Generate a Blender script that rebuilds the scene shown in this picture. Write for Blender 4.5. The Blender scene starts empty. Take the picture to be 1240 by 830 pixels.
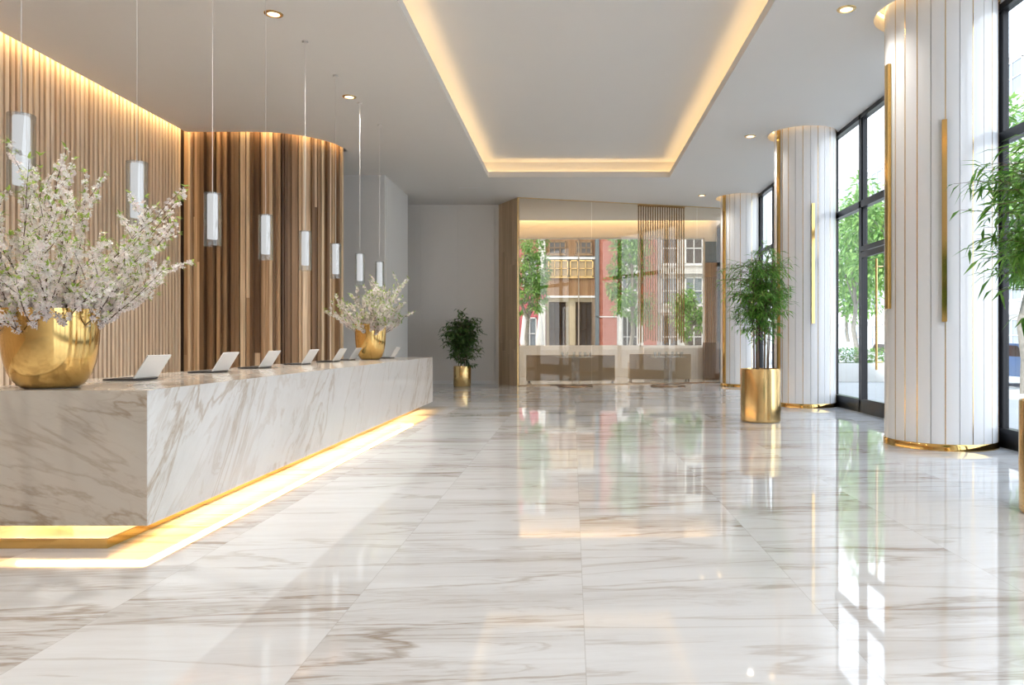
import bpy, bmesh, math, random
from mathutils import Vector, Matrix, noise as mnoise
R = random.Random(7)
PI = math.pi
C = bpy.context.scene.collection
F = 900.0; VX = 693.0; VY = 413.0; EYE = 1.45
CEIL = 6.05

def at(px, Y): return (px - VX) / F * Y
def zt(py, Y): return EYE + (VY - py) / F * Y

# ------------------------------------------------------------------ materials
def newmat(name):
    m = bpy.data.materials.new(name); m.use_nodes = True
    nt = m.node_tree; nt.nodes.clear()
    out = nt.nodes.new('ShaderNodeOutputMaterial')
    return m, nt, out
def N(nt, t, **kw):
    n = nt.nodes.new(t)
    for k, v in kw.items():
        if k in n.inputs and not hasattr(n, k): n.inputs[k].default_value = v
        else: setattr(n, k, v)
    return n
def L(nt, a, b): nt.links.new(a, b)
def ramp(nt, stops, interp='LINEAR'):
    n = nt.nodes.new('ShaderNodeValToRGB'); cr = n.color_ramp; cr.interpolation = interp
    while len(cr.elements) < len(stops): cr.elements.new(0.5)
    for e, (p, c) in zip(cr.elements, stops):
        e.position = p; e.color = c if len(c) == 4 else (*c, 1)
    return n
def math_(nt, op, a, b=None, c=None):
    n = nt.nodes.new('ShaderNodeMath'); n.operation = op
    for i, v in enumerate((a, b, c)):
        if v is None: continue
        if isinstance(v, (int, float)): n.inputs[i].default_value = v
        else: nt.links.new(v, n.inputs[i])
    return n.outputs[0]
def mixc(nt, fac, a, b, mode='MIX'):
    n = nt.nodes.new('ShaderNodeMix'); n.data_type = 'RGBA'; n.blend_type = mode
    for i, v in ((0, fac), (6, a), (7, b)):
        if isinstance(v, (int, float)): n.inputs[i].default_value = v
        elif isinstance(v, tuple): n.inputs[i].default_value = v if len(v) == 4 else (*v, 1)
        else: nt.links.new(v, n.inputs[i])
    return n.outputs[2]
def pmat(name, col, rough=0.5, metal=0.0, spec=0.5, bump=0.0, bscale=60.0, var=0.0, coat=0.0, isl=0.0):
    m, nt, out = newmat(name)
    p = N(nt, 'ShaderNodeBsdfPrincipled')
    p.inputs['Roughness'].default_value = rough; p.inputs['Metallic'].default_value = metal
    p.inputs['Specular IOR Level'].default_value = spec; p.inputs['Coat Weight'].default_value = coat
    p.inputs['Coat Roughness'].default_value = 0.03
    tc = N(nt, 'ShaderNodeTexCoord')
    nz = N(nt, 'ShaderNodeTexNoise'); nz.inputs['Scale'].default_value = bscale; nz.inputs['Detail'].default_value = 4
    L(nt, tc.outputs['Object'], nz.inputs['Vector'])
    c = tuple(col) + (1,)
    d = tuple(x * (1 - var) for x in col) + (1,)
    o = mixc(nt, nz.outputs['Fac'], c, d)
    if isl:
        g = N(nt, 'ShaderNodeNewGeometry')
        o = mixc(nt, math_(nt, 'MULTIPLY', g.outputs['Random Per Island'], isl), o, (0, 0, 0, 1))
    L(nt, o, p.inputs['Base Color'])
    if bump:
        b = N(nt, 'ShaderNodeBump'); b.inputs['Strength'].default_value = bump; b.inputs['Distance'].default_value = 0.01
        L(nt, nz.outputs['Fac'], b.inputs['Height']); L(nt, b.outputs[0], p.inputs['Normal'])
    L(nt, p.outputs[0], out.inputs[0]); return m
def emat(name, col, s):
    m, nt, out = newmat(name)
    e = N(nt, 'ShaderNodeEmission'); e.inputs[0].default_value = (*col, 1); e.inputs[1].default_value = s
    L(nt, e.outputs[0], out.inputs[0]); return m
def glassmat(name, tint=(1, 1, 1), refl=1.0, ior=1.5):
    m, nt, out = newmat(name)
    t = N(nt, 'ShaderNodeBsdfTransparent'); t.inputs[0].default_value = (*tint, 1)
    g = N(nt, 'ShaderNodeBsdfGlossy'); g.inputs['Roughness'].default_value = 0.0
    lw = N(nt, 'ShaderNodeLayerWeight'); lw.inputs[0].default_value = 0.5
    f = math_(nt, 'MULTIPLY_ADD', math_(nt, 'POWER', lw.outputs['Facing'], 4.0), refl * .8, 0.05 * refl)
    f = math_(nt, 'MINIMUM', f, 0.9)
    mx = N(nt, 'ShaderNodeMixShader'); L(nt, f, mx.inputs[0]); L(nt, t.outputs[0], mx.inputs[1]); L(nt, g.outputs[0], mx.inputs[2])
    L(nt, mx.outputs[0], out.inputs[0]); return m

def veins(nt, vec, scale, detail, dist, width):
    nz = N(nt, 'ShaderNodeTexNoise'); nz.inputs['Scale'].default_value = scale; nz.inputs['Detail'].default_value = detail
    nz.inputs['Distortion'].default_value = dist; nz.inputs['Roughness'].default_value = 0.55
    L(nt, vec, nz.inputs['Vector'])
    a = math_(nt, 'ABSOLUTE', math_(nt, 'SUBTRACT', nz.outputs['Fac'], 0.5))
    return math_(nt, 'SUBTRACT', 1.0, math_(nt, 'MINIMUM', math_(nt, 'DIVIDE', a, width), 1.0)), nz

def marble(name, base, v1, v2, rough, angle=(0, 0, 0), scale=(1, 1, 1), tiles=None, strength=1.0, spec=0.5, coat=0.0):
    m, nt, out = newmat(name)
    p = N(nt, 'ShaderNodeBsdfPrincipled')
    p.inputs['Roughness'].default_value = rough; p.inputs['Specular IOR Level'].default_value = spec
    p.inputs['Coat Weight'].default_value = coat; p.inputs['Coat Roughness'].default_value = 0.02
    g = N(nt, 'ShaderNodeNewGeometry')
    pos = g.outputs['Position']; grout = None
    if tiles:
        tw, tl, x0, y0 = tiles
        s = N(nt, 'ShaderNodeSeparateXYZ'); L(nt, pos, s.inputs[0])
        u = math_(nt, 'DIVIDE', math_(nt, 'SUBTRACT', s.outputs[0], x0), tw)
        iu = math_(nt, 'FLOOR', u)
        off = math_(nt, 'MULTIPLY', math_(nt, 'MODULO', math_(nt, 'ABSOLUTE', iu), 2.0), 0.17)
        v = math_(nt, 'ADD', math_(nt, 'DIVIDE', math_(nt, 'SUBTRACT', s.outputs[1], y0), tl), off)
        iv = math_(nt, 'FLOOR', v)
        cb = N(nt, 'ShaderNodeCombineXYZ'); L(nt, iu, cb.inputs[0]); L(nt, iv, cb.inputs[1])
        wn = N(nt, 'ShaderNodeTexWhiteNoise'); wn.noise_dimensions = '3D'; L(nt, cb.outputs[0], wn.inputs[0])
        sc = N(nt, 'ShaderNodeVectorMath', operation='SCALE'); L(nt, wn.outputs['Color'], sc.inputs[0]); sc.inputs[3].default_value = 60.0
        ad = N(nt, 'ShaderNodeVectorMath', operation='ADD'); L(nt, pos, ad.inputs[0]); L(nt, sc.outputs[0], ad.inputs[1])
        pos = ad.outputs[0]
        fu = math_(nt, 'FRACT', u); fv = math_(nt, 'FRACT', v)
        du = math_(nt, 'MULTIPLY', math_(nt, 'MINIMUM', fu, math_(nt, 'SUBTRACT', 1.0, fu)), tw)
        dv = math_(nt, 'MULTIPLY', math_(nt, 'MINIMUM', fv, math_(nt, 'SUBTRACT', 1.0, fv)), tl)
        grout = math_(nt, 'LESS_THAN', math_(nt, 'MINIMUM', du, dv), 0.0022)
        rnd = wn.outputs['Value']
    mp = N(nt, 'ShaderNodeMapping'); mp.inputs['Rotation'].default_value = angle; mp.inputs['Scale'].default_value = scale
    # rotate first, then stretch
    mp.vector_type = 'TEXTURE'
    mp.inputs['Scale'].default_value = tuple(1 / q for q in scale)
    L(nt, pos, mp.inputs[0]); vec = mp.outputs[0]
    a, _ = veins(nt, vec, 1.1, 7, 0.5, 0.022)
    b, _ = veins(nt, vec, 3.1, 6, 0.8, 0.03)
    big = N(nt, 'ShaderNodeTexNoise'); big.inputs['Scale'].default_value = 0.55; big.inputs['Detail'].default_value = 5
    L(nt, vec, big.inputs['Vector'])
    mask = ramp(nt, [(0.46, (0, 0, 0)), (0.66, (1, 1, 1))]); L(nt, big.outputs['Fac'], mask.inputs[0])
    cl = N(nt, 'ShaderNodeTexNoise'); cl.inputs['Scale'].default_value = 2.0; cl.inputs['Detail'].default_value = 9; cl.inputs['Roughness'].default_value = 0.7
    L(nt, vec, cl.inputs['Vector'])
    cr = ramp(nt, [(0.35, (0, 0, 0)), (0.75, (1, 1, 1))]); L(nt, cl.outputs['Fac'], cr.inputs[0])
    col = mixc(nt, math_(nt, 'MULTIPLY', cr.outputs[0], 0.22 * strength), base, v2)
    cloud = math_(nt, 'MULTIPLY', mask.outputs[0], math_(nt, 'MULTIPLY', cr.outputs[0], 0.98 * strength))
    col = mixc(nt, cloud, col, v2)
    f1 = math_(nt, 'MULTIPLY', a, math_(nt, 'ADD', 0.30 * strength, math_(nt, 'MULTIPLY', mask.outputs[0], 0.6 * strength)))
    col = mixc(nt, f1, col, v1)
    f2 = math_(nt, 'MULTIPLY', b, math_(nt, 'ADD', 0.05 * strength, math_(nt, 'MULTIPLY', mask.outputs[0], 0.45 * strength)))
    col = mixc(nt, f2, col, v1)
    if grout is not None:
        col = mixc(nt, math_(nt, 'MULTIPLY', grout, 0.55), col, (0.45, 0.44, 0.42))
    L(nt, col, p.inputs['Base Color'])
    L(nt, p.outputs[0], out.inputs[0]); return m

def woodmat(name, c1, c2, c3, rough=0.45, contrast=1.0, seg=0.0):
    m, nt, out = newmat(name)
    p = N(nt, 'ShaderNodeBsdfPrincipled'); p.inputs['Roughness'].default_value = rough
    g = N(nt, 'ShaderNodeNewGeometry')
    rnd = g.outputs['Random Per Island']
    cb = N(nt, 'ShaderNodeCombineXYZ'); k = math_(nt, 'MULTIPLY', rnd, 37.0)
    L(nt, k, cb.inputs[0]); L(nt, k, cb.inputs[1]); L(nt, k, cb.inputs[2])
    ad = N(nt, 'ShaderNodeVectorMath', operation='ADD'); L(nt, g.outputs['Position'], ad.inputs[0]); L(nt, cb.outputs[0], ad.inputs[1])
    mp = N(nt, 'ShaderNodeMapping'); mp.inputs['Scale'].default_value = (22, 22, 0.7); L(nt, ad.outputs[0], mp.inputs[0])
    nz = N(nt, 'ShaderNodeTexNoise'); nz.inputs['Scale'].default_value = 1.0; nz.inputs['Detail'].default_value = 6; nz.inputs['Distortion'].default_value = 0.6
    L(nt, mp.outputs[0], nz.inputs['Vector'])
    r = ramp(nt, [(0.0, c1), (0.5, c2), (1.0, c3)]); L(nt, rnd, r.inputs[0])
    gr = ramp(nt, [(0.3, (0.72, 0.66, 0.6)), (0.65, (1.12, 1.1, 1.08))]); L(nt, nz.outputs['Fac'], gr.inputs[0])
    col = mixc(nt, contrast, r.outputs[0], gr.outputs[0], 'MULTIPLY')
    L(nt, col, p.inputs['Base Color'])
    b = N(nt, 'ShaderNodeBump'); b.inputs['Strength'].default_value = 0.25; b.inputs['Distance'].default_value = 0.01
    L(nt, nz.outputs['Fac'], b.inputs['Height']); L(nt, b.outputs[0], p.inputs['Normal'])
    L(nt, p.outputs[0], out.inputs[0]); return m

def leafmat(name, c1, c2, trans=0.3):
    m, nt, out = newmat(name)
    g = N(nt, 'ShaderNodeNewGeometry')
    r = ramp(nt, [(0.0, c1), (1.0, c2)]); L(nt, g.outputs['Random Per Island'], r.inputs[0])
    p = N(nt, 'ShaderNodeBsdfPrincipled'); p.inputs['Roughness'].default_value = 0.42; L(nt, r.outputs[0], p.inputs['Base Color'])
    t = N(nt, 'ShaderNodeBsdfTranslucent'); L(nt, r.outputs[0], t.inputs[0])
    mx = N(nt, 'ShaderNodeMixShader'); mx.inputs[0].default_value = trans
    L(nt, p.outputs[0], mx.inputs[1]); L(nt, t.outputs[0], mx.inputs[2]); L(nt, mx.outputs[0], out.inputs[0]); return m

def brickmat(name, c1, c2, mortar, scale=1.0):
    m, nt, out = newmat(name)
    p = N(nt, 'ShaderNodeBsdfPrincipled'); p.inputs['Roughness'].default_value = 0.85
    g = N(nt, 'ShaderNodeNewGeometry'); s = N(nt, 'ShaderNodeSeparateXYZ'); L(nt, g.outputs['Position'], s.inputs[0])
    cb = N(nt, 'ShaderNodeCombineXYZ'); L(nt, math_(nt, 'ADD', s.outputs[0], s.outputs[1]), cb.inputs[0]); L(nt, s.outputs[2], cb.inputs[1])
    b = N(nt, 'ShaderNodeTexBrick'); b.inputs['Scale'].default_value = scale
    b.inputs['Color1'].default_value = (*c1, 1); b.inputs['Color2'].default_value = (*c2, 1); b.inputs['Mortar'].default_value = (*mortar, 1)
    b.inputs['Brick Width'].default_value = 0.3; b.inputs['Row Height'].default_value = 0.1; b.inputs['Mortar Size'].default_value = 0.008
    L(nt, cb.outputs[0], b.inputs['Vector']); L(nt, b.outputs['Color'], p.inputs['Base Color']); L(nt, p.outputs[0], out.inputs[0]); return m

WARM = (1.0, 0.66, 0.30)
M = dict(
    floor=marble('floor_marble', (0.79, 0.80, 0.81), (0.30, 0.22, 0.15), (0.42, 0.38, 0.34), 0.035, angle=(0, 0, 0.06), scale=(0.26, 2.0, 1.0),
                 tiles=(1.27, 2.4, 0.06, 5.51), strength=1.08, spec=0.62),
    counter=marble('counter_marble', (0.83, 0.82, 0.81), (0.40, 0.28, 0.17), (0.58, 0.55, 0.51), 0.12, angle=(0.80, 0, 0.0), scale=(0.9, 0.38, 1.5), strength=0.75),
    counter_end_shaded=marble('shaded_end_marble', (0.58, 0.53, 0.46), (0.26, 0.16, 0.08), (0.42, 0.35, 0.27), 0.15, angle=(0, 0.36, 0), scale=(0.45, 0.9, 1.9), strength=1.0),  # shade of the end face, turned from the windows, painted into the darker base
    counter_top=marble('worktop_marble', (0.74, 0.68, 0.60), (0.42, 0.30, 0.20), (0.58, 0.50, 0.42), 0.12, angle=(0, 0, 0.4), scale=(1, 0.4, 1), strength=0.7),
    ceiling=pmat('ceiling_paint', (0.74, 0.72, 0.69), 0.75, var=0.02, bscale=2),
    wall=pmat('wall_paint', (0.80, 0.765, 0.725), 0.6, var=0.03, bscale=3),
    wall_white=pmat('white_wall_paint', (0.80, 0.79, 0.775), 0.5, var=0.02, bscale=3),
    panel=pmat('gloss_white_panel', (0.86, 0.85, 0.845), 0.16, var=0.02, bscale=2, spec=0.55, coat=0.4),
    slat=woodmat('oak_slat', (0.74, 0.57, 0.42), (0.79, 0.64, 0.49), (0.84, 0.70, 0.56), 0.5, 0.8),
    slatback=pmat('slat_backing', (0.20, 0.11, 0.06), 0.7, var=0.3, bscale=5),
    board=woodmat('rough_board', (0.10, 0.05, 0.025), (0.46, 0.30, 0.17), (0.82, 0.66, 0.47), 0.5, 1.0),
    woodpanel=woodmat('pale_wood_panel', (0.50, 0.36, 0.22), (0.60, 0.46, 0.30), (0.64, 0.50, 0.34), 0.4),
    gold=pmat('polished_gold', (0.86, 0.56, 0.20), 0.10, 1.0, var=0.06, bscale=3),
    brass=pmat('brushed_brass', (0.86, 0.60, 0.27), 0.20, 1.0, var=0.08, bscale=4),
    black=pmat('black_metal', (0.018, 0.018, 0.02), 0.32, 0.3, var=0.1),
    grey_metal=pmat('grey_metal', (0.45, 0.45, 0.46), 0.3, 0.8, var=0.1),
    bronze=pmat('dark_bronze', (0.30, 0.20, 0.12), 0.2, 1.0, var=0.1),
    led=emat('warm_led', WARM, 14.0), led_tray=emat('tray_led', (1.0, 0.68, 0.33), 8.5), led_counter=emat('counter_led', (1.0, 0.59, 0.22), 50.0),
    led_end=emat('end_cove_led', WARM, 26.0), led_col=emat('column_led', WARM, 4.0),
    led_wall=emat('wall_cove_led', (1.0, 0.70, 0.34), 64.0),
    lamp=emat('downlight_lens', (1.0, 0.78, 0.50), 3.0),
    glass=glassmat('window_glass', (0.74, 0.77, 0.79), .45),
    partition=glassmat('partition_glass', (0.80, 0.76, 0.70), .8),
    clear=glassmat('clear_glass', (0.93, 0.94, 0.94), 1.3),
    frost=emat('lit_opal_tube', (0.95, 0.95, 0.96), 0.60),
    cord=pmat('steel_cord', (0.72, 0.70, 0.68), 0.35, 0.3),
    laptop=pmat('silver_white_lid', (0.84, 0.84, 0.84), 0.3, 0.0, var=0.02),
    dark=pmat('dark_plastic', (0.05, 0.045, 0.045), 0.35, var=0.1),
    key=pmat('key_caps', (0.12, 0.12, 0.12), 0.5, var=0.1),
    twig=pmat('twig_bark', (0.13, 0.075, 0.05), 0.8, var=0.4, bscale=30),
    blossom=leafmat('blossom_petals', (0.88, 0.76, 0.74), (0.95, 0.93, 0.90), 0.35),
    bud=leafmat('fresh_leaf', (0.32, 0.48, 0.08), (0.50, 0.62, 0.16), 0.35),
    leaf=leafmat('bamboo_leaf', (0.07, 0.22, 0.03), (0.26, 0.50, 0.09), 0.3),
    darkleaf=leafmat('ficus_leaf', (0.03, 0.08, 0.02), (0.12, 0.22, 0.05), 0.2),
    treeleaf=leafmat('street_tree_leaf', (0.12, 0.30, 0.05), (0.38, 0.58, 0.17), 0.35),
    cane=pmat('cane_bark', (0.25, 0.16, 0.10), 0.7, var=0.5, bscale=20),
    soil=pmat('potting_soil', (0.06, 0.04, 0.03), 0.95, var=0.4, bumps=0 if False else 0.0) if False else pmat('potting_soil', (0.06, 0.04, 0.03), 0.95, var=0.4, bump=0.5),
    bark=pmat('tree_bark', (0.42, 0.38, 0.32), 0.9, var=0.5, bscale=10),
    street=pmat('pavement', (0.55, 0.54, 0.53), 0.85, var=0.15, bscale=1.5),
    redbrick=brickmat('red_brick', (0.36, 0.09, 0.055), (0.45, 0.14, 0.09), (0.40, 0.25, 0.20)),
    pinkbrick=brickmat('pink_brick', (0.50, 0.07, 0.10), (0.56, 0.13, 0.16), (0.6, 0.35, 0.35)),
    stone=pmat('pale_stone', (0.74, 0.72, 0.69), 0.8, var=0.1, bscale=2),
    tan=pmat('tan_render', (0.66, 0.55, 0.38), 0.7, var=0.12, bscale=2),
    timber=woodmat('cladding_timber', (0.30, 0.16, 0.07), (0.36, 0.20, 0.09), (0.42, 0.25, 0.13), 0.5),
    slate=pmat('slate_panel', (0.16, 0.19, 0.21), 0.5, var=0.1),
    whitepaint=pmat('white_frame', (0.82, 0.82, 0.82), 0.5, var=0.03),
    winglass=pmat('reflective_pane', (0.30, 0.35, 0.40), 0.06, 0.0, spec=1.0, var=0.5, bscale=0.6),
    paneglow=pmat('painted_lit_pane', (0.62, 0.42, 0.20), 0.25, 0.0, spec=0.8, var=0.5, bscale=1.5),  # golden lit-from-inside look painted into the pane colour
    darkpane=pmat('dark_pane', (0.07, 0.05, 0.04), 0.08, 0.0, spec=1.0, var=0.4, bscale=0.8),
    fabric=pmat('beige_upholstery', (0.54, 0.46, 0.36), 0.7, var=0.1, bscale=80, bump=0.2),
    fabric2=pmat('light_upholstery', (0.66, 0.60, 0.52), 0.7, var=0.1, bscale=80, bump=0.2),
    canvas=pmat('white_canvas', (0.85, 0.84, 0.83), 0.8, var=0.05),
    carpaint=pmat('white_car_paint', (0.75, 0.76, 0.78), 0.2, 0.0, coat=0.6),
    carblue=pmat('blue_car_paint', (0.10, 0.20, 0.42), 0.2, 0.0, coat=0.6),
    rubber=pmat('tyre_rubber', (0.03, 0.03, 0.03), 0.8),
    browncab=woodmat('dark_brown_wood', (0.12, 0.065, 0.035), (0.15, 0.085, 0.045), (0.18, 0.10, 0.055), 0.35),
    rod=pmat('bronze_gold_rod', (0.62, 0.43, 0.20), 0.22, 1.0),
)

# ------------------------------------------------------------------ mesh helpers
class MB:
    def __init__(s): s.v = []; s.f = []; s.m = []
    def add(s, vs, fs, mi=0):
        o = len(s.v); s.v += [tuple(x) for x in vs]; s.f += [tuple(i + o for i in f) for f in fs]; s.m += [mi] * len(fs); return s
    def box(s, x0, x1, y0, y1, z0, z1, mi=0, b=0.0):
        if b > 0:
            # chamfered box from bmesh
            bm = bmesh.new(); bmesh.ops.create_cube(bm, size=1)
            for v in bm.verts: v.co = Vector(((x0 + x1) / 2 + v.co.x * (x1 - x0), (y0 + y1) / 2 + v.co.y * (y1 - y0), (z0 + z1) / 2 + v.co.z * (z1 - z0)))
            bmesh.ops.bevel(bm, geom=bm.edges[:], offset=b, segments=2, affect='EDGES', profile=0.5)
            bm.verts.index_update()
            s.add([v.co[:] for v in bm.verts], [[v.index for v in f.verts] for f in bm.faces], mi); bm.free(); return s
        return s.add([(x0, y0, z0), (x1, y0, z0), (x1, y1, z0), (x0, y1, z0), (x0, y0, z1), (x1, y0, z1), (x1, y1, z1), (x0, y1, z1)],
                     [(0, 3, 2, 1), (4, 5, 6, 7), (0, 1, 5, 4), (1, 2, 6, 5), (2, 3, 7, 6), (3, 0, 4, 7)], mi)
    def obox(s, cx, cy, ux, uy, hw, hd, z0, z1, mi=0):
        # box centred cx,cy with unit axis u (width) and normal n (depth)
        nx, ny = -uy, ux
        P = [(cx + a * ux * hw + b * nx * hd, cy + a * uy * hw + b * ny * hd) for a, b in ((-1, -1), (1, -1), (1, 1), (-1, 1))]
        return s.add([(x, y, z0) for x, y in P] + [(x, y, z1) for x, y in P],
                     [(0, 3, 2, 1), (4, 5, 6, 7), (0, 1, 5, 4), (1, 2, 6, 5), (2, 3, 7, 6), (3, 0, 4, 7)], mi)
    def prism(s, pts, z0, z1, mi=0, caps=True):
        n = len(pts)
        fs = [(i, (i + 1) % n, n + (i + 1) % n, n + i) for i in range(n)]
        if caps: fs += [tuple(range(n - 1, -1, -1)), tuple(range(n, 2 * n))]
        return s.add([(x, y, z0) for x, y in pts] + [(x, y, z1) for x, y in pts], fs, mi)
    def lathe(s, prof, cx=0, cy=0, seg=48, mi=0, close=False):
        vs = []; n = len(prof)
        for r, z in prof:
            for k in range(seg):
                a = 2 * PI * k / seg; vs.append((cx + r * math.cos(a), cy + r * math.sin(a), z))
        fs = []
        for i in range(n - 1):
            for k in range(seg):
                k2 = (k + 1) % seg; fs.append((i * seg + k, i * seg + k2, (i + 1) * seg + k2, (i + 1) * seg + k))
        if close: fs += [tuple(range(seg - 1, -1, -1)), tuple(range((n - 1) * seg, n * seg))]
        return s.add(vs, fs, mi)
    def tube(s, path, rad, seg=6, mi=0, caps=True):
        path = [Vector(p) for p in path]; n = len(path)
        if not hasattr(rad, '__len__'): rad = [rad] * n
        vs = []
        up = Vector((0, 0, 1))
        for i, p in enumerate(path):
            t = (path[min(i + 1, n - 1)] - path[max(i - 1, 0)]).normalized()
            ref = Vector((1, 0, 0)) if abs(t.z) > 0.9 else up
            a = t.cross(ref).normalized(); b = t.cross(a)
            for k in range(seg):
                w = 2 * PI * k / seg; vs.append(p + rad[i] * (math.cos(w) * a + math.sin(w) * b))
        fs = [(i * seg + k, i * seg + (k + 1) % seg, (i + 1) * seg + (k + 1) % seg, (i + 1) * seg + k) for i in range(n - 1) for k in range(seg)]
        if caps: fs += [tuple(range(seg)), tuple(range((n - 1) * seg, n * seg))]
        return s.add(vs, fs, mi)
    def build(s, name, mats, parent=None, smooth=False, loc=None, kind=None, label=None):
        me = bpy.data.meshes.new(name); me.from_pydata(s.v, [], s.f)
        if not isinstance(mats, (list, tuple)): mats = [mats]
        for m in mats: me.materials.append(M[m] if isinstance(m, str) else m)
        me.polygons.foreach_set('material_index', s.m)
        bm = bmesh.new(); bm.from_mesh(me); bmesh.ops.recalc_face_normals(bm, faces=bm.faces[:]) if len(bm.faces) < 20000 and s.recalc else None
        bm.to_mesh(me); bm.free()
        if smooth:
            me.polygons.foreach_set('use_smooth', [True] * len(me.polygons))
            me.set_sharp_from_angle(angle=math.radians(40))
        o = bpy.data.objects.new(name, me); C.objects.link(o)
        if parent: o.parent = parent
        if loc is not None: o.location = loc
        if kind: o['kind'] = kind
        if label: o['label'] = label
        return o
    recalc = True

def tag(o, label, cat, group=None, kind=None):
    o['label'] = label; o['category'] = cat
    if group: o['group'] = group
    if kind: o['kind'] = kind
    return o
def thing(name, label, cat, loc=(0, 0, 0), rz=0, group=None):
    o = bpy.data.objects.new(name, None); C.objects.link(o); o.empty_display_size = 0.2
    o.location = loc; o.rotation_euler = (0, 0, rz)
    return tag(o, label, cat, group)
def struct(o, label=None):
    o['kind'] = 'structure'
    if label: o['label'] = label
    return o
def dup(root, loc, rz=None, label=None):
    r = root.copy(); C.objects.link(r); r.location = loc
    if rz is not None: r.rotation_euler = (0, 0, rz)
    if label: r['label'] = label
    for ch in list(root.children):
        c = ch.copy(); C.objects.link(c); c.parent = r
        for g in list(ch.children):
            d = g.copy(); C.objects.link(d); d.parent = c
    return r

# ------------------------------------------------------------------ floor, ceiling, walls
WX = 5.9            # plane of the street windows
Y0, YB = -6.0, 30.0
struct(MB().box(-9.6, WX, Y0, YB, -0.2, 0).build('floor', 'floor'), 'polished white marble floor with brown veins')
struct(MB().add([(-60, -60, -0.06), (WX, -60, -0.06), (WX, Y0, -0.06), (-60, Y0, -0.06)], [(0, 1, 2, 3)])
       .add([(WX, -60, -0.06), (120, -60, -0.06), (120, 140, -0.06), (WX, 140, -0.06)], [(0, 1, 2, 3)])
       .add([(-60, YB, -0.06), (WX, YB, -0.06), (WX, 140, -0.06), (-60, 140, -0.06)], [(0, 1, 2, 3)]).build('street_ground', 'street'), 'pale pavement outside the windows')

COLS = [(5.15, 10.42, 0.715), (5.20, 16.62, 0.66), (5.52, 23.95, 0.73), (5.15, 3.9, 0.715)]
TX0, TX1, TY0, TY1 = -2.37, 2.74, 0.5, 20.9
# slat curve path (centre line of the slat faces); ceiling edge lies 0.15 inside it
SX, SY, CR = -8.65, 16.50, 1.40
def wallpath(off):
    """points of the left slat wall offset towards the room, from the camera side to the curve's end"""
    x = SX + off; y = SY - off; r = CR + off
    cx, cy = -7.0, 17.9 + 0.0
    pts = [(x, Y0), (x, y), (cx, y)]
    for k in range(1, 13):
        a = -PI / 2 + (PI / 2) * k / 12
        pts.append((cx + r * math.cos(a), cy + r * math.sin(a)))
    return pts
edge = wallpath(0.15)
edge += [(edge[-1][0], 18.05), (-9.6, 18.05), (-9.6, 20.6)]

def circle(cx, cy, r, n=40): return [(cx + r * math.cos(2 * PI * k / n), cy + r * math.sin(2 * PI * k / n)) for k in range(n)]
def fill_with_holes(outer, holes, z, name, mat):
    bm = bmesh.new(); es = []
    for loop in [outer] + holes:
        vs = [bm.verts.new((x, y, z)) for x, y in loop]
        for i in range(len(vs)): es.append(bm.edges.new((vs[i], vs[(i + 1) % len(vs)])))
    bmesh.ops.triangle_fill(bm, use_beauty=True, use_dissolve=False, edges=es, normal=(0, 0, -1))
    me = bpy.data.meshes.new(name); bm.to_mesh(me); bm.free(); me.materials.append(M[mat])
    o = bpy.data.objects.new(name, me); C.objects.link(o); return o
outer = edge + [(-5.2, 20.6), (-5.2, 23.5), (-9.0, 23.5), (-9.0, 25.1), (-2.48, 25.1), (-2.6, 28.4), (WX + 0.2, 28.4), (WX + 0.2, Y0)]
holes = [[(TX0, TY0), (TX1, TY0), (TX1, TY1), (TX0, TY1)]]
RW = 0.14
for cx, cy, r in COLS: holes.append(circle(cx - .07, cy - .02, r + .085))
# column ring recesses stay inside the window line
holes = [h if i == 0 else [(min(x, WX + 0.1), y) for x, y in h] for i, h in enumerate(holes)]
def dedupe(l):
    out = []
    for p in l:
        if not out or (abs(p[0] - out[-1][0]) + abs(p[1] - out[-1][1])) > 1e-4: out.append(p)
    return out
holes = [dedupe(h) for h in holes]
ceil = struct(fill_with_holes(outer, holes, CEIL, 'ceiling', 'ceiling'), 'white ceiling with a long lit tray')
# tray: lip, ledge, side walls and the raised ceiling
m = MB(); t = 0.04; LZ = CEIL + 0.16; SO = 0.22; UZ = 6.53
for (x0, x1, y0, y1) in ((TX0 - t, TX0, TY0 - t, TY1 + t), (TX1, TX1 + t, TY0 - t, TY1 + t), (TX0, TX1, TY1, TY1 + t), (TX0, TX1, TY0 - t, TY0)):
    m.box(x0, x1, y0, y1, CEIL + .002, LZ)
ox0, ox1, oy0, oy1 = TX0 - SO, TX1 + SO, TY0 - SO, TY1 + SO
m.box(ox0, TX0 - t, oy0, oy1, CEIL + 0.01, CEIL + 0.04).box(TX1 + t, ox1, oy0, oy1, CEIL + 0.01, CEIL + 0.04)
m.box(TX0 - t, TX1 + t, TY1 + t, oy1, CEIL + 0.01, CEIL + 0.04).box(TX0 - t, TX1 + t, oy0, TY0 - t, CEIL + 0.01, CEIL + 0.04)
m.box(ox0 - .05, ox0, oy0, oy1, CEIL + .01, UZ + .05).box(ox1, ox1 + .05, oy0, oy1, CEIL + .01, UZ + .05)
m.box(ox0 - .05, ox1 + .05, oy1, oy1 + .05, CEIL + .01, UZ + .05).box(ox0 - .05, ox1 + .05, oy0 - .05, oy0, CEIL + .01, UZ + .05)
m.box(ox0, ox1, oy0, oy1, UZ, UZ + 0.05)
tray = m.build('ceiling_tray', 'ceiling'); struct(tray)
m = MB(); w = 0.035; zz = CEIL + 0.07
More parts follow.
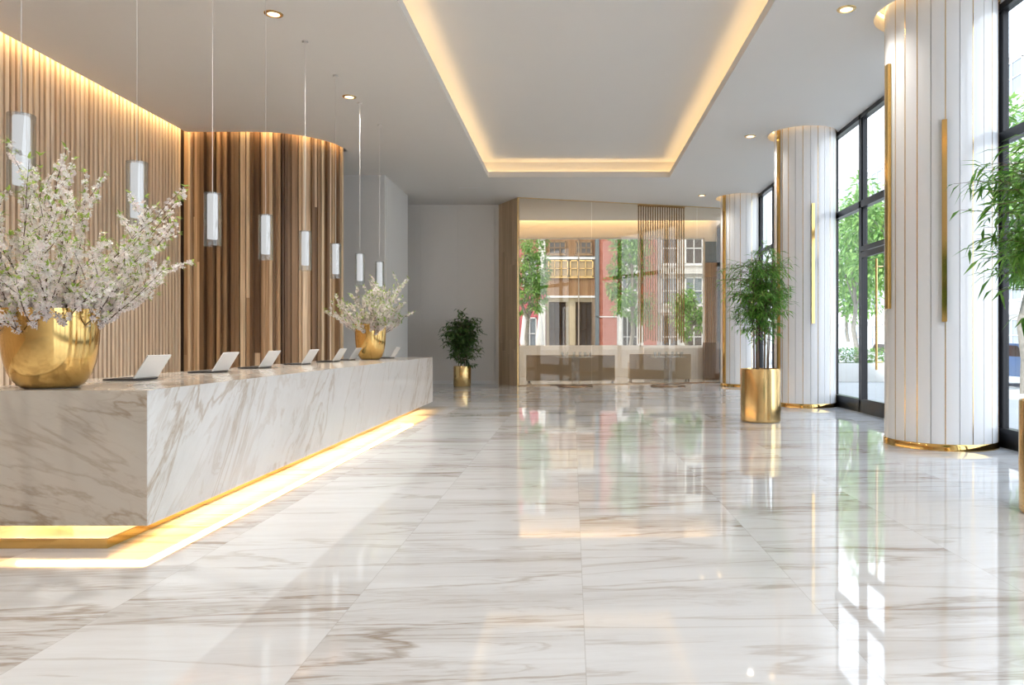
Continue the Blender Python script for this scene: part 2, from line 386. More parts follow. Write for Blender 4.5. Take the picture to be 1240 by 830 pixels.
for (x0, x1, y0, y1) in ((TX0 - .15, TX0 - .15 + w, TY0, TY1), (TX1 + .15 - w, TX1 + .15, TY0, TY1), (TX0 - .1, TX1 + .1, TY1 + .15 - w, TY1 + .15), (TX0 - .1, TX1 + .1, TY0 - .15, TY0 - .15 + w)):
    m.box(x0, x1, y0, y1, CEIL + .045, zz)
m.build('led_strip', 'led_tray', tray)
# column rings
for i, (cx, cy, r) in enumerate(COLS):
    h = holes[1 + i]
    m = MB(); m.prism(h, CEIL, CEIL + 0.28, caps=False)
    m.add([(x, y, CEIL + 0.28) for x, y in h], [tuple(range(len(h)))])
    rc = struct(m.build('ceiling_recess', 'ceiling'))
    m = MB(); pr = [(r + .08, CEIL + .20), (r + .08, CEIL + .23), (r + .055, CEIL + .23), (r + .055, CEIL + .20), (r + .08, CEIL + .20)]
    m.lathe(pr, cx - .07, cy - .02, 40)
    m.v = [(min(x, WX + .05), y, z) for x, y, z in m.v]
    m.build('led_strip', 'led_col', rc)
# slot above the slat wall with its strip
ep = wallpath(0.15); bp = wallpath(-0.10)
m = MB()
n = len(ep)
m.add([(x, y, CEIL) for x, y in ep] + [(x, y, CEIL + .35) for x, y in ep], [(i, i + 1, n + i + 1, n + i) for i in range(n - 1)])
m.add([(x, y, CEIL + .35) for x, y in ep] + [(x, y, CEIL + .35) for x, y in bp], [(i, i + 1, n + i + 1, n + i) for i in range(n - 1)])
slot = struct(m.build('ceiling_slot', 'ceiling'))
p1 = wallpath(0.12); p2 = wallpath(0.09); m = MB()
m.add([(x, y, CEIL + .26) for x, y in p1] + [(x, y, CEIL + .26) for x, y in p2], [(i, i + 1, n + i + 1, n + i) for i in range(n - 1)])
m.build('led_strip', 'led_wall', slot)
# roof above it all
struct(MB().box(-11, WX + 0.3, Y0 - 0.2, YB + 0.3, 6.75, 7.0).build('roof', 'stone'), 'flat roof')

# left slat wall
m = MB(); pitch = 0.125; y = Y0 + 0.1
while y < SY - 0.03:
    w = 0.072 + R.uniform(-.006, .006); d = R.uniform(0.0, 0.012)
    m.box(SX - .07, SX - d, y, y + w, 0, CEIL + .3); y += pitch
m2 = MB().box(SX - .2, SX - .07, Y0, SY + .2, 0, CEIL + .35)
wl = struct(m.build('wall_left', 'slat'), 'wall of vertical pale oak slats')
m2.build('backing', 'slatback', wl)
# curved board wall: boards of different width and depth along the far part and round the corner
m = MB(); bx = MB()
path = []
x = SX
arc0 = -7.0 - SX; total = arc0 + CR * PI / 2 + 0.04
def pt(s):
    if s < arc0: return (SX + s, SY, 1, 0)
    s2 = s - arc0; a = s2 / CR
    if a < PI / 2: return (-7.0 + CR * math.sin(a), 17.9 - CR * math.cos(a), math.cos(a), math.sin(a))
    return (-7.0 + CR, 17.9 + (a - PI / 2) * CR, 0, 1)
s = 0.02
while s < total:
    w = R.choice((0.05, 0.06, 0.075, 0.09, 0.11)); d = R.choice((0.0, 0.0, 0.03, 0.06, 0.09, 0.13, 0.16)); g = R.choice((0.0, 0.003, 0.008, 0.03))
    cx, cy, ux, uy = pt(s + w / 2)
    nx, ny = uy, -ux     # towards the room
    off = -0.09 + (0.11 - d) * 0.5
    hd = (0.11 - d) * 0.5 + 0.03
    z0 = 0
    # long boards are butted end to end
    zs = [0.0] + sorted(R.uniform(0.5, 5.4) for _ in range(R.choice((0, 0, 0, 0, 1)))) + [CEIL + .3]
    for q in range(len(zs) - 1):
        oo = off + R.uniform(-.006, .006)
        m.obox(cx + nx * oo, cy + ny * oo, ux, uy, w / 2, hd, zs[q], zs[q + 1] - .002)
    s += w + g
wc = struct(m.build('wall_far_left', 'board'), 'curved wall of rough brown wooden boards')
m = MB(); q = [pt(total * k / 24) for k in range(25)]
nb = len(q)
ins = [(a - d * 0.13, b + c * 0.13) for a, b, c, d in [(p[0], p[1], p[2], p[3]) for p in q]]
outp = [(a - d * 0.2, b + c * 0.2) for a, b, c, d in [(p[0], p[1], p[2], p[3]) for p in q]]
m.prism(ins + outp[::-1], 0, CEIL + .35)
m.build('backing', 'slatback', wc)

# white block and back walls
struct(MB().box(-10, -5.2, 20.6, 23.5, 0, 6.7).box(-5.199, -5.19, 20.72, 23.38, 0.12, 5.9).build('wall_back_left', 'wall_white'), 'plain white projecting wall')
struct(MB().box(-10, -8.9, 17, 25.3, 0, 6.7).build('wall_side_left', 'wall'))
bw = MB().box(-10, -2.48, 25.1, 25.3, 0, 6.7)
for k in range(5): bw.box(-7.6 + k * 1.25, min(-2.5, -7.6 + k * 1.25 + 1.235), 25.085, 25.1, 0.1, 6.04)
struct(bw.build('wall_back', 'wall'), 'plain grey panelled back wall')
struct(MB().box(-5.2, -2.5, 25.06, 25.085, 0, 0.1).build('baseboard_back', 'wall_white'))
struct(MB().box(-11, WX + .3, Y0 - .2, Y0, 0, 6.9).build('wall_behind', 'wall'))
struct(MB().box(-11, SX - .2, Y0, 17, 0, 6.7).build('wall_outer_left', 'wall'))

# ------------------------------------------------------------------ street windows on the right
def wframe(y0, y1, bars, idx, label, door=None):
    """full-height black steel window from y0 to y1 with transoms"""
    m = MB(); x0, x1 = WX - .06, WX + .08
    for y in (y0, y1 - .11): m.box(x0, x1, y, y + .11, 0, CEIL + .04)
    m.box(x0, x1, y0, y1, CEIL - .09, CEIL + .04).box(x0, x1, y0, y1, 0, 0.26).box(x0, x1, y0, y1, 4.15, 4.29)
    for y in bars: m.box(x0, x1, y - .05, y + .05, 0, CEIL)
    ys = [y0 + .11] + sorted(bars) + [y1 - .11]
    for a, b in zip(ys[:-1], ys[1:]):      # inner beads
        for (c, d) in ((0.26, 4.15), (4.29, CEIL - .09)):
            m.box(x0 + .03, x1 - .03, a + .05, a + .085, c, d).box(x0 + .03, x1 - .03, b - .085, b - .05, c, d)
    o = struct(m.build('window_%d' % idx, 'black'), label)
    g = MB().add([(WX, y0 + .05, .2), (WX, y1 - .05, .2), (WX, y1 - .05, CEIL), (WX, y0 + .05, CEIL)], [(0, 1, 2, 3)])
    g.build('pane', 'glass', o)
    return o
wframe(16.8, 23.4, [18.4, 20.0, 21.7], 1, 'black framed window between the far columns')
wframe(24.0, 30.0, [26, 28], 2, 'black framed window beyond the last column')
w3 = wframe(10.9, 16.8, [15.1, 13.3], 3, 'tall black framed window between the two nearer columns')
wframe(4.2, 10.32, [6.2, 8.2], 4, 'tall black framed window beside the nearest column')
wframe(-6.0, 3.6, [-3.6, -1.2, 1.2], 5, 'black framed window by the hall entrance')
# door leaf with brass pull in window 3
m = MB(); dx0, dx1 = WX - .07, WX - .02
m.box(dx0, dx1, 13.35, 13.45, .02, 3.24).box(dx0, dx1, 14.97, 15.05, .02, 3.24).box(dx0, dx1, 13.45, 14.97, 3.12, 3.24).box(dx0, dx1, 13.45, 14.97, .02, .28)
m.box(WX - .06, WX + .08, 13.35, 15.05, 3.26, 3.36)
dr = struct(m.build('door_1', 'black'), 'black framed glass entrance door')
m = MB().tube([(WX - .17, 14.0, .9), (WX - .17, 14.0, 3.0)], .022, 12)
for z in (1.05, 2.85): m.tube([(WX - .17, 14.0, z), (WX - .05, 14.0, z)], .014, 8)
m.build('door_handle', 'brass', dr, True)
for a, b in ((10.32, 10.9), (3.6, 4.2), (23.4, 24.0)):
    struct(MB().box(WX - .06, WX + .08, a, b, 0, CEIL + .04).build('wall_right', 'panel'))

# ------------------------------------------------------------------ columns
def column(cx, cy, r, top, label, bars, nseg=26, phase=0.0):
    root = thing('column', label, 'column', (cx, cy, 0), 0, 'round white columns along the windows'); root['kind'] = 'structure'
    m = MB(); g = MB()
    m.lathe([(r - .03, 0.0), (r - .03, top)], 0, 0, 64)
    for k in range(nseg):
        a0 = 2 * PI * (k + .03) / nseg + phase; a1 = 2 * PI * (k + .97) / nseg + phase
        pts = []
        for q in range(5):
            a = a0 + (a1 - a0) * q / 4; pts.append((r * math.cos(a), r * math.sin(a)))
        inn = [((r - .035) * math.cos(a), (r - .035) * math.sin(a)) for a in (a1, a0)]
        m.prism(pts + inn, .09, top)
    m.build('panelling', 'panel', root, True)
    for k in range(nseg):
        if k % 2 and k % 5: continue
        a = 2 * PI * k / nseg + phase
        g.obox((r - .010) * math.cos(a), (r - .010) * math.sin(a), -math.sin(a), math.cos(a), .006, .012, .09, top)
    g.build('gold_inlay', 'brass', root)
    b = MB().lathe([(r - .02, 0), (r + .018, 0), (r + .018, .075), (r + .006, .09), (r - .02, .09)], 0, 0, 64)
    b.build('base_ring', 'gold', root, True)
    for (deg, z0, z1, w) in bars:
        a = math.radians(deg)
        b = MB().obox((r + .028) * math.cos(a), (r + .028) * math.sin(a), -math.sin(a), math.cos(a), w, .022, z0, z1)
        b.build('vertical_bar', 'gold', root)
    return root
T = CEIL + .28
def ang(cx, cy, px):
    """direction (degrees) from a column centre to where its face shows at pixel column px"""
    best = None
    r = 0.7
    for d in range(180, 360):
        a = math.radians(d); X = cx + r * math.cos(a); Y = cy + r * math.sin(a)
        if (X * cx + Y * cy) > cx * cx + cy * cy: continue
        e = abs(VX + F * X / Y - px)
        if best is None or e < best[0]: best = (e, d)
    return best[1]
cx, cy, r = COLS[0]
column(cx, cy, r, T, 'nearest round white panelled column with gold inlays and two gold bars', [(ang(cx, cy, 1143), zt(390, 9.8), zt(147, 9.8), .03), (ang(cx, cy, 1079), zt(374, 10.3), zt(76, 10.3), .05)])
cx, cy, r = COLS[1]
column(cx, cy, r, T, 'round white column behind the tall bamboo planter with one gold bar facing the hall', [(ang(cx, cy, 985), zt(392, 16), zt(247, 16), .03), (ang(cx, cy, 942), .1, T - .02, .035)])
cx, cy, r = COLS[2]
column(cx, cy, r, T, 'farthest round white column beside the glass partition', [(ang(cx, cy, 879), .1, T - .02, .05)])
cx, cy, r = COLS[3]
column(cx, cy, r, T, 'round white column nearest the hall entrance, out of view', [])

# ------------------------------------------------------------------ reception counter
CX0, CX1, CY0, CY1, CZ0, CZ1 = -4.42, -2.98, 5.21, 15.87, 0.152, 1.102
ct = thing('reception_counter', 'long white marble reception counter glowing underneath', 'reception counter', (0, 0, 0))
m = MB().box(CX0, CX1 - .001, CY0 + .03, CY1, CZ1 - .03, CZ1)
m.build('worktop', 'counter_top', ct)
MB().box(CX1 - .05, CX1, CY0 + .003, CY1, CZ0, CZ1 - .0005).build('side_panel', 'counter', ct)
MB().box(CX0, CX1 - .003, CY0, CY0 + .05, CZ0, CZ1 - .0005).build('end_panel', 'counter_end_shaded', ct)
MB().box(CX0, CX1 - .05, CY1 - .05, CY1 + .001, CZ0, CZ1 - .03).build('end_panel', 'counter_end_shaded', ct)
MB().box(CX0, CX0 + .05, CY0 + .05, CY1 - .05, CZ0, CZ1 - .03).build('back_panel', 'counter', ct)
MB().box(CX0 + .05, CX1 - .05, CY0 + .05, CY1 - .05, .33, .38).build('underside', 'wall_white', ct)
MB().box(CX0 + .35, CX1 - .55, CY0 + .85, CY1 - .5, .07, .33).build('plinth', 'wall_white', ct)
m = MB().box(CX0 + .1, -3.25, 5.19, CY1 - .12, 0.066, 0.07)
bp_ = m.build('base_slab', 'counter_top', ct)
MB().box(CX0 + .095, -3.245, 5.185, CY1 - .115, 0.0, 0.0655).build('gold_edge', 'gold', bp_)
m = MB()
m.box(CX1 - .40, CX1 - .34, CY0 + .62, CY1 - .35, .29, .31)
m.box(CX0 + .06, CX1 - .36, CY0 + .62, CY0 + .68, .29, .31)
m.box(CX0 + .3, CX1 - .36, CY1 - .385, CY1 - .35, .29, .31)
m.build('led_strip', 'led_counter', ct)

# laptops
lp = thing('laptop', '', 'laptop', (0, 0, 0), 0, 'open laptops along the counter')
b = MB().box(-.27, 0, -.19, .19, .002, .018, b=.004).build('base', 'dark', lp)
k = MB()
for i in range(5):
    for j in range(14): k.box(-.22 + i * .022, -.203 + i * .022, -.165 + j * .0237, -.146 + j * .0237, .018, .020)
k.build('key', 'key', b)['kind'] = 'stuff'
m = MB(); th = math.radians(32); L_ = .235
c, s_ = math.sin(th), math.cos(th)
pts = [(0, .02), (L_ * c, .02 + L_ * s_), (L_ * c - .007, .02 + L_ * s_ + .004), (-.007, .024)]
m.add([(x, -.19, z) for x, z in pts] + [(x, .19, z) for x, z in pts], [(0, 1, 5, 4), (1, 2, 6, 5), (2, 3, 7, 6), (3, 0, 4, 7), (0, 3, 2, 1), (4, 5, 6, 7)])
lid = m.build('lid', 'laptop', lp, label='white lid leaning outwards')
m = MB(); e = .0012
pts = [(-.007 - e + .02 * c, .024 + .02 * s_ + e * .6), (L_ * c - .007 - e - .012 * c, .02 + L_ * s_ + .004 - .012 * s_ + e * .6)]
m.add([(pts[0][0], -.18, pts[0][1]), (pts[1][0], -.18, pts[1][1]), (pts[1][0], .18, pts[1][1]), (pts[0][0], .18, pts[0][1])], [(0, 1, 2, 3)])
m.build('screen', 'dark', lid)
MB().tube([(-.002, -.15, .02), (-.002, .15, .02)], .006, 8).build('hinge', 'grey_metal', lp)
LPOS = [(-3.80, 6.63, 'open laptop nearest the big gold vase'), (-3.88, 8.2, 'open laptop second from the big gold vase'), (-3.90, 9.45, 'third open laptop along the counter from the big vase'),
        (-3.90, 10.9, 'open laptop in the middle of the counter row, fourth from the big vase'), (-3.92, 12.35, 'open laptop just before the small gold vase'),
        (-3.95, 13.35, 'open laptop half hidden behind the small gold vase'), (-3.62, 14.95, 'farthest open laptop beyond the small gold vase')]
for i, (x, y, lab) in enumerate(LPOS):
    if i == 0: lp.location = (x, y, CZ1); lp['label'] = lab
    else: dup(lp, (x, y, CZ1), label=lab)

# ------------------------------------------------------------------ vases and blossom
def vase(loc, r, h, label, name='vase'):
    m = MB(); pr = []
    prof = [(0.0, 0.0), (.50, 0.0), (.57, .008), (.66, .04), (.76, .11), (.84, .20), (.90, .31), (.945, .44), (.975, .60), (.99, .78), (1.0, 1.0), (.97, 1.0), (.965, .90), (.95, .75), (.92, .55)]
    m.lathe([(a * r, b_ * h) for a, b_ in prof], 0, 0, 64)
    m.lathe([(0.001, h * .56), (.93 * r, h * .56)], 0, 0, 64)
    o = m.build(name, 'gold', None, True, loc); tag(o, label, 'vase'); return o
def leafquad(m, p, d, up, ln, w, mi=0, bend=0.25):
    d = d.normalized(); side = d.cross(up)
    if side.length < 1e-3: side = Vector((1, 0, 0))
    side.normalize(); n = side.cross(d)
    a = p; b = p + d * ln * .45 + side * w * .5; c_ = p + d * ln * .45 - side * w * .5; t_ = p + d * ln - n * ln * bend; mid = p + d * ln * .45 - n * w * .15
    m.add([a, b, mid, c_, t_], [(0, 1, 2), (0, 2, 3), (2, 1, 4), (3, 2, 4)], mi)
def blossom(m, p, n, s, rr):
    n = n.normalized(); a = n.orthogonal().normalized(); b = n.cross(a)
    ph = rr.uniform(0, 6)
    vs = [p - n * s * .15]; fs = []
    for k in range(5):
        w = ph + 2 * PI * k / 5
        for dw, rad, lift in ((-.45, .75, .25), (0, 1.0, .45), (.45, .75, .25)):
            vs.append(p + s * rad * (math.cos(w + dw) * a + math.sin(w + dw) * b) + n * s * lift * .6)
        o = 1 + k * 3; fs += [(0, o, o + 1), (0, o + 1, o + 2)]
    m.add(vs, fs)
def bouquet(loc, n, height, spread, seed, label, group, sz=1.0, rim=.2):
    rr = random.Random(seed)
    for i in range(n):
        az = rr.uniform(0, 2 * PI); q = math.sqrt(rr.uniform(0.02, 1)); tilt = q * 1.22
        Lh = height * rr.uniform(.70, 1.04) * (1 - .44 * q ** 1.6)
        base = Vector((math.cos(az) * rim * q * .8, math.sin(az) * rim * q * .8, 0))
        d = Vector((math.sin(tilt) * math.cos(az), math.sin(tilt) * math.sin(az), math.cos(tilt)))
        w = MB(); w.recalc = False; bl = MB(); bl.recalc = False; lf = MB(); lf.recalc = False
        def stem(p0, d0, ln, r0, depth):
            pts = [p0.copy()]; p = p0.copy(); d_ = d0.copy(); ns = max(4, int(ln / .09))
            for k in range(ns):
                d_ = (d_ + Vector((rr.uniform(-.13, .13), rr.uniform(-.13, .13), rr.uniform(-.07, .12)))).normalized()
                p = p + d_ * ln / ns; pts.append(p.copy())
            w.tube(pts, [r0 * (1 - .75 * k / ns) for k in range(ns + 1)], 5)
            for k in range(1, ns + 1):
                f = k / ns
                if depth == 0 and f > .18 and rr.random() < .85 and f < .93:
                    sd = (d_ * .55 + Vector((rr.uniform(-1, 1), rr.uniform(-1, 1), rr.uniform(-.2, .8))) * .62).normalized()
                    stem(pts[k], sd, ln * rr.uniform(.16, .34), r0 * .5, 1)
                dens = 6 if depth else 5
                for _ in range(dens):
                    if f > .93 and depth == 0: continue
                    if rr.random() < (1.0 - .55 * f if depth == 0 else .92):
                        off = Vector((rr.gauss(0, 1), rr.gauss(0, 1), rr.gauss(0, 1))).normalized()
                        pp = pts[k - 1].lerp(pts[k], rr.random()) + off * .018
                        blossom(bl, pp, off + Vector((0.2, -.35, .2)), rr.uniform(.015, .026) * sz, rr)
                nl = 4 if (f > .6) else 1
                for _ in range(nl):
                    if rr.random() < (.9 if f > .6 else .3):
                        off = Vector((rr.gauss(0, 1), rr.gauss(0, 1), rr.gauss(0, .6))) + d_ * 1.2
                        leafquad(lf, pts[k], off, Vector((0, 0, 1)), rr.uniform(.035, .065) * sz, .02 * sz)
        stem(base, d, Lh, .006 * (.8 + .2 * sz), 0)
        if not lf.f: leafquad(lf, base + d * Lh, d, Vector((0, 0, 1)), .04, .015)
        o = w.build('blossom_branch', 'twig', None, False, loc); tag(o, label, 'branch', group)
        bl.build('blossom', 'blossom', o); lf.build('foliage', 'bud', o)
V1 = (-3.90, 5.56, CZ1); vase(V1, .318, .585, 'large polished gold vase on the near end of the counter')
bouquet((V1[0], V1[1], V1[2] + .36), 46, 1.42, 1, 3, 'flowering branch with pale pink blossom in the large gold vase', 'branches in the large gold vase', 1.0, .22)
V2 = (-3.76, 13.85, CZ1); vase(V2, .285, .66, 'small looking gold vase near the far end of the counter')
bouquet((V2[0], V2[1], V2[2] + .42), 32, 1.22, 1, 14, 'flowering branch with white blossom in the far gold vase', 'branches in the far gold vase', 1.25, .2)

# ------------------------------------------------------------------ pendants
pn = thing('pendant_light', '', 'pendant light', (0, 0, 0), 0, 'glass tube pendants over the counter')
PZ = 3.13
MB().tube([(0, 0, -.0), (0, 0, CEIL - PZ - .03)], .0035, 6).build('cord', 'cord', pn)
MB().lathe([(0.001, CEIL - PZ - .03), (.045, CEIL - PZ - .03), (.045, CEIL - PZ), (.001, CEIL - PZ)], 0, 0, 24).build('ceiling_cup', 'cord', pn)
MB().lathe([(.092, -.60), (.092, .0), (.088, .0), (.088, -.60), (.092, -.60)], 0, 0, 40).build('glass_shade', 'clear', pn, True)
MB().lathe([(.001, -.005), (.090, -.005), (.090, .004), (.001, .004)], 0, 0, 40).build('cap', 'clear', pn)
MB().lathe([(.001, -.52), (.052, -.52), (.055, -.515), (.055, -.02), (.052, -.01), (.001, -.01)], 0, 0, 32).build('inner_tube', 'frost', pn, True)
PLAB = ['pendant above the big vase at the near end', 'second pendant from the near end, against the pale slats', 'third pendant from the near end, against dark boards', 'fourth pendant from the near end',
        'fifth pendant from the near end', 'sixth pendant beside the end of the board wall', 'seventh pendant above the far vase', 'farthest pendant, behind the far vase blossom']
for i in range(8):
    loc = (-4.1, 5.53 + 1.47 * i, PZ); lab = 'hanging glass tube ' + PLAB[i]
    if i == 0: pn.location = loc; pn['label'] = lab
    else: dup(pn, loc, label=lab)

# ------------------------------------------------------------------ downlights
dl = thing('downlight', '', 'ceiling light', (0, 0, 0), 0, 'recessed ceiling downlights')
MB().lathe([(.085, -.012), (.125, -.008), (.13, .0), (.085, .0), (.085, -.012)], 0, 0, 32).build('trim_ring', 'brass', dl, True)
MB().lathe([(.001, -.004), (.084, -.004)], 0, 0, 32).build('lens', 'lamp', dl)
DL = [(-4.2, 10.45, 'recessed ceiling spot over the near half of the counter'), (-4.2, 14.0, 'recessed ceiling spot above the far half of the counter'), (3.8, 10.3, 'recessed ceiling spot by the nearest column top'),
      (4.0, 16.7, 'recessed ceiling spot by the middle column'), (4.1, 23.5, 'recessed ceiling spot by the farthest column'),
      (-4.2, 6.9, 'recessed ceiling spot above the big vase, out of view'), (-4.2, 3.3, 'recessed ceiling spot behind the counter end, out of view'), (3.8, 4.2, 'recessed ceiling spot above the near planter, out of view'), (-4.2, 0.2, 'recessed ceiling spot before the counter, out of view'), (3.8, -2, 'recessed ceiling spot by the hall entrance, out of view')]
def spot(x, y, z, power, angle=2.4, col=(1, .96, .90), r=.07):
    l = bpy.data.lights.new('spot_lamp', 'SPOT'); l.energy = power; l.spot_size = angle; l.spot_blend = 1.0; l.color = col; l.shadow_soft_size = r
    o = bpy.data.objects.new('spot_lamp', l); C.objects.link(o); o.location = (x, y, z); return o
for i, (x, y, lab) in enumerate(DL):
    if i == 0: dl.location = (x, y, CEIL); dl['label'] = lab
    else: dup(dl, (x, y, CEIL), label=lab)
    spot(x, y, CEIL - .03, (500, 500, 150, 150, 150, 520, 260, 320, 150, 500)[i])
struct(MB().box(-3.4, -2.75, 22.3, 22.36, CEIL - .006, CEIL).build('trim_1', 'whitepaint'))

# ------------------------------------------------------------------ potted plants
def pot(root, r, h):
    MB().lathe([(.001, .02), (r * .9, .02), (r * .9, 0), (r * .95, 0), (r, .02), (r, h - .01), (r - .006, h), (r - .022, h), (r - .026, h - .06), (r - .03, h - .1)], 0, 0, 64).build('pot', 'brass', root, True)
    MB().lathe([(.001, h - .07), (r - .025, h - .07)], 0, 0, 40).build('soil', 'soil', root)
def plant(loc, r, h, ch, cz, cr, n, seed, label, mat='leaf', ncane=8, ll=(.12, .20), lw=.022, rz=0):
    """cane plant: crown centre height cz, half height ch, radius cr"""
    rr = random.Random(seed); root = thing('potted_plant', label, 'potted plant', loc, rz)
    pot(root, r, h)
    lf = MB(); lf.recalc = False; tips = []
    for k in range(ncane):
        a = 2 * PI * k / ncane + rr.uniform(-.3, .3); q = rr.uniform(.2, .55) * r
        p0 = Vector((math.cos(a) * q, math.sin(a) * q, h - .08)); top = Vector((math.cos(a) * cr * rr.uniform(.1, .45), math.sin(a) * cr * rr.uniform(.1, .45), cz + ch * rr.uniform(.3, .9)))
        pts = [p0.lerp(top, t_ / 8) + Vector((rr.uniform(-.012, .012), rr.uniform(-.012, .012), 0)) for t_ in range(9)]
        mid = (p0.x * 1.0, p0.y * 1.0)
        pts = [Vector((p.x if j > 3 else p0.x + (p.x - p0.x) * j / 6, p.y if j > 3 else p0.y + (p.y - p0.y) * j / 6, p.z)) for j, p in enumerate(pts)]
        m = MB().tube(pts, [.013 - .001 * j for j in range(9)], 7); m.build('cane', 'cane', root, True)
        tips.append(pts)
    tw = MB(); tw.recalc = False
    for i in range(n // 9):
        # a twig from a cane out to a point in the crown, drooping leaves along it
        u = rr.uniform(-1, 1); a = rr.uniform(0, 2 * PI); rad = (rr.random() ** .45)
        lumps = 1 + .16 * math.sin(a * 3 + seed) + .12 * math.sin(u * 5 + a * 2)
        s_ = math.sqrt(max(0, 1 - u * u))
        tgt = Vector((math.cos(a) * s_ * cr * rad * lumps, math.sin(a) * s_ * cr * rad * lumps, cz + u * ch * rad * lumps))
        cn = rr.choice(tips); src = min(cn, key=lambda p: (p - tgt).length + (0 if p.z < tgt.z else .3)); 
        midp = src.lerp(tgt, .55) + Vector((0, 0, .06 * (tgt - src).length + .03))
        tw.tube([src, midp, tgt], [.004, .003, .0015], 4)
        for j in range(9):
            t_ = .35 + .65 * j / 8
            p = src.lerp(midp, t_ * 2) if t_ < .5 else midp.lerp(tgt, t_ * 2 - 1)
            out = Vector((p.x, p.y, 0)); out = out.normalized() if out.length > .01 else Vector((1, 0, 0))
            d = out * .7 + Vector((rr.gauss(0, .6), rr.gauss(0, .6), rr.uniform(-.9, .45)))
            leafquad(lf, p, d, Vector((0, 0, 1)) + Vector((rr.gauss(0, .3), rr.gauss(0, .3), 0)), rr.uniform(*ll), lw * rr.uniform(.8, 1.25), bend=.28)
    tw.build('twig', 'cane', root)['kind'] = 'stuff'
    lf.build('foliage', mat, root)
    return root
plant((3.40, 13.42, 0), .352, .95, .82, 2.34, .64, 4300, 11, 'tall bamboo-like plant in a brass cylinder pot before the middle column', ncane=9)
plant((4.13, 6.18, 0), .36, .95, .85, 2.42, .78, 4200, 5, 'green leafy plant in a brass pot at the right edge of the hall', ncane=8, ll=(.14, .22), lw=.028)
plant((-3.53, 23.85, 0), .28, .64, .84, 1.52, .68, 2900, 21, 'dark green bushy plant in a small brass pot against the back wall', mat='darkleaf', ncane=6, ll=(.12, .18), lw=.05)

# ------------------------------------------------------------------ glass partition room at the back
A = Vector((-1.745, 23.8)); B = Vector((5.14, 25.7)); Lf = Vector((-2.48, 25.1))
u = (B - A).normalized()
m = MB(); ln = (Lf - A).length; w_ = (Lf - A).normalized(); k = 0; s = 0
while s < ln - .02:
    ww = min(R.choice((.16, .2, .24)), ln - s); c_ = A + w_ * (s + ww / 2) + Vector((.0, 0))
    zs = [0, R.uniform(.8, 2.2), R.uniform(2.6, 4.6), CEIL]
    for q in range(3): m.obox(c_.x - w_.y * -.03, c_.y + w_.x * -.03 * 0 + .0, w_.x, w_.y, ww / 2 - .002, .03, zs[q], zs[q + 1] - .003)
    s += ww
struct(m.build('wall_partition_side', 'woodpanel'), 'pale wood side panel of the glass partition')
struct(MB().box(-2.7, -2.5, 25.1, 30, 0, 6.4).build('wall_inner_left', 'wall_white'))
gp = thing('glass_partition', 'floor to ceiling bronze tinted glass partition at the end of the hall', 'glass partition', (0, 0, 0)); 
tot = (B - A).length
cuts = [0.03, (Vector((at(716, 24.5), 24.5)) - A).length, (Vector((at(845, 25.4), 25.4)) - A).length, tot]
for a, b_ in zip(cuts[:-1], cuts[1:]):
    p = A + u * (a + .004); q = A + u * (b_ - .004); n_ = Vector((-u.y, u.x)) * .006
    MB().prism([(p.x, p.y), (q.x, q.y), (q.x + n_.x, q.y + n_.y), (p.x + n_.x, p.y + n_.y)], .03, CEIL - .02).build('glass_panel', 'partition', gp)
cc = (A + B) / 2
m = MB().obox(cc.x, cc.y, u.x, u.y, tot / 2, .02, 0, .03).build('bottom_rail', 'bronze', gp)
m = MB().obox(cc.x, cc.y, u.x, u.y, tot / 2, .02, CEIL - .02, CEIL - .001).build('top_rail', 'brass', gp)
MB().obox(A.x, A.y, u.x, u.y, .018, .018, 0, CEIL - .001).build('corner_post', 'brass', gp)
# window wall behind
OX0, OX1, OZ0, OZ1 = at(626, 30) - .1, at(853, 30), zt(420, 30), zt(288, 30)
m = MB().box(-2.7, OX1, 30, 30.25, 0, OZ0).box(-2.7, WX, 30, 30.25, OZ1, 6.75).box(-2.7, OX0, 30, 30.25, OZ0, OZ1)
struct(m.build('wall_end', 'wall_white'), 'white end wall with a wide window')
fr = MB().box(OX0, OX1, 30.02, 30.14, OZ0, OZ0 + .05).box(OX0, OX1, 30.02, 30.14, OZ1 - .05, OZ1)
for x in (OX0, OX1 - .05, at(700, 30), at(775, 30)): fr.box(x, x + .05, 30.02, 30.14, OZ0, OZ1)
wn = struct(fr.build('window_6', 'whitepaint'), 'wide window onto the street')
MB().add([(OX0, 30.08, OZ0), (OX1, 30.08, OZ0), (OX1, 30.08, OZ1), (OX0, 30.08, OZ1)], [(0, 1, 2, 3)]).build('pane', 'glass', wn)
struct(MB().add([(-2.7, 28.4, CEIL), (WX, 28.4, CEIL), (WX, 28.4, 6.7), (-2.7, 28.4, 6.7)], [(0, 1, 2, 3)]).add([(-2.7, 28.4, 6.7), (WX, 28.4, 6.7), (WX, 30, 6.7), (-2.7, 30, 6.7)], [(0, 1, 2, 3)]).build('ceiling_end_slot', 'ceiling'))
sl = MB().box(-2.4, 5.6, 29.80, 29.95, 6.60, 6.64).build('cove_strip', 'led_end'); struct(sl)
we = struct(MB().box(OX1, WX, 30, 30.25, 0, OZ1).build('wall_end_right', 'wall_white'))
MB().box(OX1 + .02, WX, 29.94, 30, zt(318, 30), zt(293, 30)).build('slate_band', 'slate', we)
MB().box(OX1 + .02, WX, 29.92, 30, zt(336, 30), zt(318.5, 30)).build('timber_band', 'timber', we)
m = MB()
for k in range(9): m.box(OX1 + .03 + k * .075, OX1 + .065 + k * .075, 29.94, 30, zt(415, 30), zt(336.5, 30))
m.build('slats', 'timber', we)

